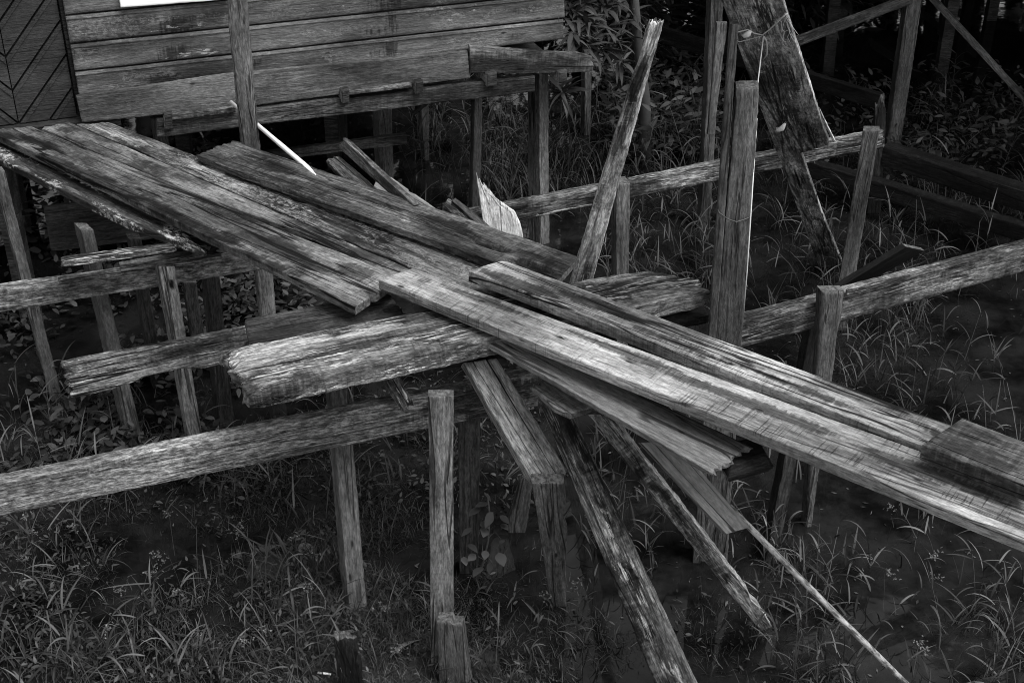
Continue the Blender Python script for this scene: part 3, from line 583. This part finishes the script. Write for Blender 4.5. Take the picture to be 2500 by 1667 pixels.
tube('wire_tie', [D(1752, 512, 4.78), D(1756, 520, 4.77), D(1778, 536, 4.77), D(1798, 542, 4.77), D(1815, 537, 4.785), D(1832, 530, 4.79)], .0028, 'wire', 6, big)
t1 = empty('post', G(1722, 560, 0), 'tall lapped post far behind the thick double post', 'post', POST)
def pp2(name, tp, bt, base, a, d, mat, parent, zmin=-.25, **kw):
    return slab(name, post_c(tp, bt, G(*base, 0), radians(a), zmin), d, mat, parent=parent, **kw)
pp2('shaft', (1737, 1769, -40), (1711, 1735, 540), (1722, 560), 10, .09, 'post', t1, wob=.006)
slab('lapped_board', [D(1742, 330, 8.2), D(1777, 57, 8.2), D(1751, 57, 8.2), D(1728, 330, 8.2)], .04, 'post', parent=t1, wob=.006)
post('post', 'grey post under the far beam near the tall leaning plank', (1505, 1538, 449), (1504, 1535, 661), 6.35, 12, .1, 'postl')
post('post', 'post with a pale streak ending the far beam at right', (2108, 2147, 320), (2047, 2086, 690), 6.95, -14, .08, 'post')
post('post', 'split dark post just behind the far beam end', (2142, 2168, 232), (2119, 2151, 505), (2132, 520), 0, .07, 'postd', jag=(0, .25), jagf=25)
post('post', 'short post with a hewn cap in front of the right beam', (2008, 2063, 712), (1994, 2036, 907), 5.05, 12, .07, 'post', ch=.012, e0=[(0, 0), (.75, 0), (.85, .006), (.93, -.004), (1, .0)])
post('post', 'black slanting post going under the long sawn plank', (1978, 2002, 800), (1868, 1900, 1372), (1884, 1375), 10, .08, 'black', att=5.35)  # near-black colour stands in for the shadow under the plank

# ------------------------------------------------------------------ string, hooks, pipe
def hook(x, y, Yd):
    p = [D(x+a, y+b, Yd) for a, b in ((-14, 8), (-8, 9), (0, 4), (5, -4), (8, -14))]
    o = tube('hook', p, [.006, .011, .013, .011, .006], 'hook', 8, bd); return o
def board_at(x, y, off=.012):
    m = bd.matrix_world; n = Vector(m.col[2][:3]); O = Vector(m.col[3][:3]); d = ray(x, y)
    return EYE+d*(((O+n*off)-EYE).dot(n)/d.dot(n))
def hook_on(pts, r):
    return tube('hook', [board_at(x, y, o_) for x, y, o_ in pts], r, 'hook', 8, bd)
hook_on([(1812, 86, .003), (1818, 88, .014), (1826, 84, .02), (1832, 77, .018)], [.004, .009, .012, .006])
hook_on([(1897, 312, .003), (1900, 318, .016), (1909, 314, .022), (1916, 303, .018)], [.005, .010, .013, .006])
sp_ = [board_at(x, y, .009) for x, y in ((1786, 82), (1805, 78), (1826, 73), (1842, 82), (1862, 86), (1880, 72), (1905, 48), (1922, 34))]
kn = board_at(1864, 88, .012)
st = empty('string', kn, 'pale string knotted round the leaning board and hanging down', 'string')
tube('loop', sp_, .0028, 'string', 6, st)
tube('loop', [board_at(x, y, .008) for x, y in ((1786, 84), (1790, 96), (1806, 103), (1835, 95), (1862, 88))], .0018, 'string', 6, st)
tube('hanging_cord', [kn, kn+Vector((-.012, -.01, -.45)), D(1848, 290, kn.y-.02), D(1832, 540, 4.66), D(1824, 660, 4.66), D(1815, 770, 4.68)], .0024, 'string', 6, st)
tube('loose_end', [kn, board_at(1871, 100, .02), board_at(1873, 118, .016), board_at(1872, 135, .012), board_at(1866, 143, .01)], .003, 'string', 6, st)
for k_ in range(9):                                    # frayed strands by the right edge of the board
    x, y = 1920+random.uniform(-4, 8), 38+random.uniform(-6, 10); pts = []
    for i in range(7):
        pts.append(board_at(x, y, .012+.004*i*random.random())); x += random.uniform(-9, 8); y += random.uniform(3, 18)
    tube('frayed_strand', pts, .0009, 'string', 4, st)
e = G(771, 427, 1.425); t_ = D(564, 250, 7.25)
tag(tube('pipe', [t_, e+(t_-e)*.41, e+(t_-e)*.4, e+(t_-e)*.09, e], [.011, .0125, .0135, .0135, .002], 'pipe', 12), 'thin white pipe slanting from under the house to the dark plank', 'pipe')

# ------------------------------------------------------------------ second stilt house, upper right background
h2 = empty('stilt_house', (5.2, 12.5, 0), 'shadowed stilt house in the background with crossed braces', 'house')
def h2part(name, c, th, mat, **kw): return slab(name, c, th, mat, parent=h2, **kw)
pp2('stilt', (2220, 2257, -30), (2164, 2197, 362), (2180, 378), 0, .12, 'post', h2, wob=.005)
Yb = G(2180, 378, 0).y
h2part('brace', [D(1940, 118, Yb-.15), D(2226, 11, Yb-.05), D(2220, -10, Yb-.05), D(1936, 97, Yb-.15)], .05, 'dark')
h2part('brace', [D(2262, -5, Yb-.05), D(2530, 285, Yb-.4), D(2530, 262, Yb-.4), D(2284, -8, Yb-.05)], .05, 'dark')
rr = random.Random(3)
for Yr in (11.4, 13.0, 14.8, 16.6):
    for i in range(9):
        x = 1.2+i*.95+rr.uniform(-.25, .25)
        if Yr > 14 and i % 2: continue
        v, f = box_arrays((-.05, -.05, -.3), (.05, .05, 1.8)); o = poly_obj('stilt', v, f, 'postd', Matrix.Translation((x, Yr+rr.uniform(-.3, .3), 0)) @ Matrix.Rotation(rr.uniform(-.06, .06), 4, 'Y'), h2)
for (a, b) in (((1.6, 12.9, .2), (3.4, 12.9, 1.5)), ((5.6, 13.1, 1.4), (3.6, 13.0, .1)), ((6.2, 11.5, .3), (8.1, 11.4, 1.6)), ((4.4, 15, .2), (6.4, 15, 1.6))):
    A, B = Vector(a), Vector(b); up = Vector((0, 0, .09))
    h2part('brace', [A, B, B+up, A+up], .05, 'postd')
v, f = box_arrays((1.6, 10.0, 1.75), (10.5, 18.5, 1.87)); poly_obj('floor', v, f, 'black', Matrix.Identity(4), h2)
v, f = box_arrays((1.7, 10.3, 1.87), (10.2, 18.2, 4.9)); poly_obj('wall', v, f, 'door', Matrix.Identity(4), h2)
rv = [(.8, 10.0, 4.8), (10.9, 10.0, 4.8), (10.9, 14.5, 6.9), (.8, 14.5, 6.9), (10.9, 19, 4.8), (.8, 19, 4.8)]; rv += [(a, b, c_+.04) for a, b, c_ in rv]
poly_obj('roof', rv, [(0, 3, 2, 1), (3, 5, 4, 2), (6, 7, 8, 9), (9, 8, 10, 11), (0, 1, 7, 6), (5, 11, 10, 4), (1, 2, 8, 7), (2, 4, 10, 8), (0, 6, 9, 3), (3, 9, 11, 5)], 'roof', None, h2).matrix_local = parent_inv(h2)

# ------------------------------------------------------------------ vegetation
def ribbons(root, az, length, width, e0, droop, seg=5, prof='blade', roll=None, tone=None):
    """many curved leaves at once: root (N,3); returns verts, quads, tone"""
    n = len(root); t = np.linspace(0, 1, seg+1)
    el = e0[:, None]-droop[:, None]*t[None, :]**1.3
    ds = length[:, None]/seg
    hx = np.cumsum(np.concatenate([np.zeros((n, 1)), np.cos(el[:, :-1])*ds], 1), 1)
    hz = np.cumsum(np.concatenate([np.zeros((n, 1)), np.sin(el[:, :-1])*ds], 1), 1)
    ca, sa = np.cos(az)[:, None], np.sin(az)[:, None]
    cx = root[:, 0:1]+hx*ca; cy = root[:, 1:2]+hx*sa; cz = root[:, 2:3]+hz
    if prof == 'blade': w = np.minimum(1, .45+t*3)*(1-t**2.2)+.03
    elif prof == 'stem': w = 1-.6*t
    else: w = np.sin(pi*np.clip(t, .0, 1)**.75)+.02
    w = width[:, None]*w[None, :]*.5
    if roll is None: roll = RNG.normal(0, .35, n)
    cr, sr = np.cos(roll)[:, None], np.sin(roll)[:, None]
    # side vector: horizontal across, tipped by roll towards the leaf's own normal
    nx_, nz_ = -np.sin(el), np.cos(el)
    sxv = -sa*cr+nx_*ca*sr; syv = ca*cr+nx_*sa*sr; szv = nz_*sr
    A = np.stack([cx-sxv*w, cy-syv*w, cz-szv*w], -1); B = np.stack([cx+sxv*w, cy+syv*w, cz+szv*w], -1)
    v = np.stack([A, B], 2).reshape(n, -1, 3)
    base = (np.arange(n)*2*(seg+1))[:, None]; i = np.arange(seg)*2
    q = np.stack([base+i, base+i+1, base+i+3, base+i+2], -1).reshape(-1, 4)
    if tone is None: tone = RNG.random(n)**2.6
    return v.reshape(-1, 3), q, np.repeat(tone, 2*(seg+1))
class Veg:
    def __init__(s): s.v = []; s.q = []; s.t = []; s.n = 0
    def add(s, r):
        v, q, t = r; s.v.append(v); s.q.append(q+s.n); s.t.append(t); s.n += len(v)
    def build(s, name, mat, parent=None, mat4=None):
        v = np.concatenate(s.v)
        if mat4 is not None: v = v-np.array(mat4.translation)
        return mesh_obj(name, v, np.concatenate(s.q), [M[mat]], None, mat4, parent, True, attrs={'tone': np.concatenate(s.t)})
def spots(n, px, clump=0., thr=None):
    """n ground points seen inside the picture rectangle px, optionally gathered by noise"""
    out = []
    while len(out) < n:
        x = RNG.uniform(px[0], px[2]); y = RNG.uniform(px[1], px[3]); p = G(x, y, 0)
        if thr is not None and fbm(np.array([p.x*2.3]), np.array([p.y*2.3]), 77)[0]+RNG.normal(0, .05) < thr: continue
        out.append((p.x, p.y))
    a = np.array(out); return np.column_stack([a, np.maximum(gh(a[:, 0], a[:, 1]), -.06)])
def U(a, b, n): return RNG.uniform(a, b, n)
gr = Veg()
def short_grass(n, px, l0, l1, w0=.003, w1=.006, thr=None):
    r = spots(n, px, thr=thr); gr.add(ribbons(r, U(0, 2*pi, n), U(l0, l1, n), U(w0, w1, n), U(.5, 1.5, n), U(.2, 1.7, n), 4))
short_grass(26000, (-150, 1130, 1000, 1750), .02, .10, .002, .004, thr=.41)
short_grass(1300, (-150, 1150, 950, 1750), .12, .24, .003, .007, thr=.47)
short_grass(12000, (900, 1400, 2000, 1780), .02, .1, .002, .004, thr=.43)
short_grass(9000, (600, 860, 1350, 1450), .03, .14, .002, .004, thr=.42)
short_grass(3500, (-50, 960, 760, 1180), .04, .18, .002, .005, thr=.41)
short_grass(3000, (1450, 1250, 2600, 1780), .04, .16, .002, .004, thr=.5)
short_grass(1500, (1000, 260, 1700, 520), .12, .4, .006, .012, thr=.47)
short_grass(1600, (1600, 200, 2560, 560), .1, .3, .004, .009, thr=.5)
short_grass(350, (1950, 560, 2300, 1010), .1, .35, .005, .01, thr=.42)
tag(gr.build('grass', 'grass'), 'short grey swamp grass', 'grass', kind='stuff')
rd = Veg()
def reeds(n, px, h0, h1, thr=None, leaf=(.09, .22), wl_=(.005, .011), k=(3, 6)):
    r = spots(n, px, thr=thr); az = U(0, 2*pi, n); h = U(h0, h1, n); e = U(1.05, 1.55, n); dr = U(0, .5, n)
    rd.add(ribbons(r, az, h, np.full(n, .0055), e, dr, 5, 'stem', tone=U(.1, .5, n)))
    for j in range(k[1]):
        f = U(.2, 1., n) if j else np.ones(n)
        keep = RNG.random(n) < (1 if j < k[0] else .5)
        el = e-dr*.5*f; hx = np.cos(el)*h*f
        p = np.column_stack([r[:, 0]+hx*np.cos(az), r[:, 1]+hx*np.sin(az), r[:, 2]+np.sin(e-dr*.3*f)*h*f])[keep]; m = len(p)
        if m: rd.add(ribbons(p, U(0, 2*pi, m), U(*leaf, m), U(*wl_, m), U(.3, 1.35, m), U(.3, 2.0, m), 6))
reeds(150, (-80, 1160, 820, 1700), .12, .32, thr=.43)
reeds(40, (1000, 1380, 1500, 1700), .06, .18, thr=.43, leaf=(.05, .12))
reeds(40, (-80, 960, 300, 1250), .2, .4)
reeds(75, (1960, 640, 2240, 1020), .25, .6)
reeds(45, (2150, 560, 2540, 1150), .15, .5, thr=.47)
reeds(70, (1480, 600, 1740, 800), .25, .55)
reeds(26, (1840, 560, 2000, 800), .2, .5)
reeds(130, (1850, 1180, 2560, 1700), .12, .4, thr=.43, leaf=(.08, .18))
reeds(70, (1430, 1080, 1900, 1420), .15, .45, leaf=(.07, .17))
reeds(60, (1000, 290, 1280, 480), .25, .6, leaf=(.15, .3))
reeds(110, (1480, 230, 1760, 460), .2, .6, leaf=(.12, .26))
reeds(50, (1900, 250, 2540, 620), .2, .5, leaf=(.12, .28), thr=.48)
reeds(60, (430, 900, 1250, 1250), .1, .35, thr=.47)
tag(rd.build('reeds', 'reed'), 'tall bladed reeds standing in the water', 'reeds', kind='stuff')
cv = Veg()
def cover(n, px, h0, h1, l0=.035, l1=.075, thr=None, per=6, wr=.45):
    r = spots(n, px, thr=thr)
    for j in range(per):
        p = r.copy(); p[:, 2] += U(h0, h1, n); p[:, :2] += RNG.normal(0, .035, (n, 2)); L = U(l0, l1, n)
        cv.add(ribbons(p, U(0, 2*pi, n), L, L*U(wr*.8, wr*1.2, n), U(-.2, .8, n), U(0, 1, n), 5, 'ovate', tone=RNG.random(n)**2))
cover(260, (-60, 690, 760, 980), .02, .28, thr=.42)
cover(120, (-60, 980, 560, 1180), .02, .2, .04, .08, thr=.46)
cover(60, (560, 690, 760, 790), .05, .3, .05, .09)
cover(260, (1480, 200, 1760, 420), .05, .5, .06, .14, wr=.3)
cover(200, (1880, 230, 2560, 460), .05, .4, .05, .1, wr=.35)
cover(160, (60, 380, 560, 640), .02, .4, .05, .1)
cover(420, (-60, 1180, 900, 1700), .01, .14, .018, .04, thr=.42, wr=.35)
cover(90, (900, 1400, 2000, 1720), .01, .1, .018, .035, thr=.43, wr=.3)
cover(300, (500, 880, 1300, 1250), .01, .15, .02, .04, thr=.43)
tag(cv.build('ground_cover', 'cover'), 'broad leaved weeds crowding under the planks', 'weeds', kind='stuff')
db = Veg(); m = 1300
r_ = np.concatenate([spots(800, (-60, 820, 2560, 1720)), spots(500, (900, 380, 2560, 900))]); r_[:, 2] = .004
db.add(ribbons(r_, U(0, 2*pi, m), U(.008, .04, m)**1.0, U(.004, .012, m), U(-.02, .06, m), U(-.05, .05, m), 2, 'ovate', roll=U(-.1, .1, m)))
tag(db.build('floating_debris', 'grass'), 'specks of leaf litter floating on the water', 'litter', kind='stuff')
# sedge flower heads: small pale clusters
fl = Veg()
n = 0
hd = np.concatenate([spots(26, (60, 1200, 800, 1660)), spots(7, (1900, 1300, 2500, 1660)), spots(4, (900, 1400, 1700, 1660))])
for h in hd:
    m = 16; top_ = h+np.array([0, 0, RNG.uniform(.12, .3)])
    rt = np.repeat(h[None], 1, 0); fl.add(ribbons(rt, U(0, 6.28, 1), np.array([top_[2]-h[2]]), np.array([.004]), np.array([1.5]), np.array([.1]), 3, 'stem', tone=np.array([.1])))
    p = np.repeat(top_[None], m, 0); a = U(0, 2*pi, m); L = U(.01, .045, m); el = U(.1, 1.3, m)
    q_ = p+np.column_stack([np.cos(a)*np.cos(el)*L, np.sin(a)*np.cos(el)*L, np.sin(el)*L*.6])
    for _ in range(3): fl.add(ribbons(q_, U(0, 6.28, m), U(.006, .011, m), U(.005, .009, m), U(-1, 1, m), U(0, 1, m), 2, 'ovate'))
tag(fl.build('sedge_flowers', 'flower'), 'pale sedge flower clusters in the grass', 'flowers', kind='stuff')
# climbing vine with heart shaped leaves beside the front post
vb = G(1165, 1420, 0); vine = empty('vine', vb, 'vine with large heart shaped leaves behind the front post', 'vine')
stem = [D(1160, 1430, vb.y), D(1178, 1380, vb.y-.05), D(1192, 1320, vb.y-.08), D(1196, 1260, vb.y-.1), D(1190, 1205, vb.y-.1)]
tube('stem', stem, .004, 'bark', 6, vine)
vl = Veg(); sites = [(1190, 1213), (1200, 1238), (1180, 1250), (1212, 1262), (1228, 1270), (1182, 1285), (1195, 1300), (1215, 1325), (1240, 1330), (1150, 1340), (1195, 1355), (1225, 1360), (1170, 1365), (1140, 1370), (1205, 1385), (1185, 1395), (1160, 1300), (1232, 1290)]
p = np.array([D(x-8, y-12, vb.y-.1) for x, y in sites]); n = len(p); L = U(.045, .08, n)
vl.add(ribbons(p, U(-2.8, -.4, n), L, L*U(.6, .8, n), U(-.4, .3, n), U(.3, 1.2, n), 6, 'ovate', tone=U(.45, 1, n)))
vl.build('leaves', 'cover', vine)

# trees
def tree(name, label, x, y, h, r, nl, leaf, seed, group='trees around the houses', trunk_r=.12, zlow=.25):
    g = np.random.default_rng(seed); t = empty(name, (x, y, 0), label, 'tree', group)
    pts = [Vector((x+sin(i*1.3+seed)*.12, y+cos(i*1.7+seed)*.12, -.3+h*.75*i/6)) for i in range(7)]
    tube('trunk', pts, [trunk_r*(1-.1*i) for i in range(7)], 'bark', 10, t)
    k_ = 34; ce = []
    for i in range(k_):
        a = g.uniform(0, 2*pi); rr_ = r*np.sqrt(g.random()); z = h*g.uniform(zlow, 1)
        s_ = 1-abs((z/h-.6))*1.0
        ce.append((x+cos(a)*rr_*s_, y+sin(a)*rr_*s_, z))
    ce = np.array(ce); vg = Veg(); per = nl//k_
    for c_ in ce:
        cl = r*g.uniform(.16, .3); d = g.normal(0, 1, (per, 3)); d /= np.linalg.norm(d, axis=1)[:, None]
        p = c_+d*cl*(g.random((per, 1))**.4); L = g.uniform(leaf*.7, leaf*1.3, per)
        vg.add(ribbons(p, np.arctan2(d[:, 1], d[:, 0])+g.normal(0, .5, per), L, L*g.uniform(.22, .32, per), g.uniform(-.6, .7, per), g.uniform(0, 1.2, per), 3, 'ovate', tone=g.random(per)**1.6))
    vg.build('crown', 'tree', t)
    br = []
    for i in range(6):
        c_ = ce[i*5]; b = pts[3+i % 3]; tube('limb', [b, (Vector(c_)+b)/2+Vector((0, 0, .2)), Vector(c_)], [trunk_r*.45, trunk_r*.3, trunk_r*.12], 'bark', 6, t)
    return t
fw = Veg(); n = 30000
az_ = U(-1.75, 1.75, n); rad = U(22, 26, n); hh = 9.5+2.5*np.sin(az_*5+1)+1.5*np.sin(az_*13)
xx = np.sin(az_)*rad; yy = 6+np.cos(az_)*rad
hh = np.where(np.abs(xx-.6) < .8, 3.4, hh)  # lowered gap lets a strip of sky reflect in the water
zz = U(0, 1, n)*hh
L = U(.5, 1., n)
fw.add(ribbons(np.column_stack([xx, yy, zz]), U(0, 2*pi, n), L, L*U(.3, .5, n), U(-.8, .9, n), U(0, 1.2, n), 3, 'ovate'))
tag(fw.build('added_forest', 'tree'), 'unseen tree line added to darken reflections in the water', 'added_forest', kind='stuff')  # leaf band added out of view to block sky from the reflections
# slender leaved tree right of the house corner
mg = empty('shrub', (1.05, 9.6, 0), 'shrub with long drooping leaves beside the house corner', 'shrub')
tube('trunk', [(1.05, 9.6, -.2), (1.0, 9.55, .5), (.9, 9.4, 1.1), (.8, 9.3, 1.9)], [.05, .045, .035, .02], 'bark', 8, mg)
mv = Veg()
for (px, py, Yd) in ((1405, 40, 8.9), (1430, 10, 9.0), (1470, 20, 9.1), (1440, 60, 8.9), (1400, 85, 8.8), (1480, 70, 9.0), (1500, 110, 9.1), (1460, 120, 9.0), (1425, 110, 8.8), (1510, 150, 9.1), (1390, 10, 9.0), (1370, 225, 8.9), (1500, 5, 9.3), (1535, 40, 9.4), (1450, -30, 9), (1400, -50, 9), (1500, -50, 9.1)):
    c_ = D(px, py, Yd); m = 26; a = U(0, 2*pi, m); el = U(-.5, .9, m)
    mv.add(ribbons(np.repeat(np.array(c_)[None], m, 0)+RNG.normal(0, .015, (m, 3)), a, U(.14, .26, m), U(.022, .036, m), el, U(.3, 1.3, m), 6, 'ovate', tone=U(.3, 1, m)))
mv.build('crown', 'cover', mg)
tree('tree', 'broad dark tree beyond the first house', -4.5, 15.5, 9.5, 3.2, 6000, .34, 1)
tree('tree', 'dark tree just right of the gap of open water', 3.2, 21.5, 13, 3.0, 6500, .36, 2)
tree('tree', 'tall tree behind the shadowed stilt house', 6.5, 22, 14, 4.0, 7500, .38, 3)
tree('tree', 'leaning far tree past the right edge', 12.5, 17, 12, 3.6, 6500, .38, 4)
tree('tree', 'leafy tree left of the first house', -9.5, 11, 9, 3.2, 5000, .36, 5)
tree('tree', 'tree far back left of the open water', -3.2, 22.5, 12, 2.6, 6000, .36, 6)
tree('bush', 'dark thicket in the middle distance behind the bright water', .2, 15.0, 2.1, 1.3, 2600, .2, 9, trunk_r=.04, zlow=.05)
tree('bush', 'dense thicket behind the slender leaved shrub and far posts', 3.0, 13.6, 3.2, 1.5, 6000, .2, 10, trunk_r=.04, zlow=.05)
tree('bush', 'thicket under the rear of the first house', -2.6, 14.2, 2.6, 1.8, 5000, .22, 12, trunk_r=.04, zlow=.05)
tree('tree', 'unseen tree added to shade the stilt house and its background', 6.2, 8.6, 8.5, 3.0, 9000, .3, 11, zlow=.5)  # out of view, added to cast shade on the upper right background
tree('bush', 'low dark bush beyond the slender leaved shrub', 1.5, 11.8, 2.8, 1.2, 6500, .2, 7, trunk_r=.04, zlow=.1)
tree('bush', 'bush under the stilt house at far right', 4.2, 17.6, 2.4, 1.6, 3000, .2, 8, trunk_r=.04, zlow=.1)

# ------------------------------------------------------------------ small things
def curl(name, label, x, y, L, Wl, az, mat='dryleaf'):
    p = G(x, y, .02); vg = Veg()
    vg.add(ribbons(np.array([[0, 0, 0]]), np.array([az]), np.array([L]), np.array([Wl]), np.array([.5]), np.array([1.3]), 8, 'ovate', roll=np.array([.5]), tone=np.array([1.])))
    o = vg.build(name, mat); o.location = p; return tag(o, label, 'leaf')
curl('dry_leaf', 'big curled dry leaf beside the stub of the front post', 1030, 1560, .2, .05, 3.9)
curl('dry_leaf', 'pale flat dry leaf in the grass left of the slanting post', 725, 1345, .09, .06, .1)
tag(tube('stick', [G(776, 1641, .03), G(808, 1645, .03)], .005, 'hook', 8), 'small white tube lying in the grass at the bottom', 'litter')
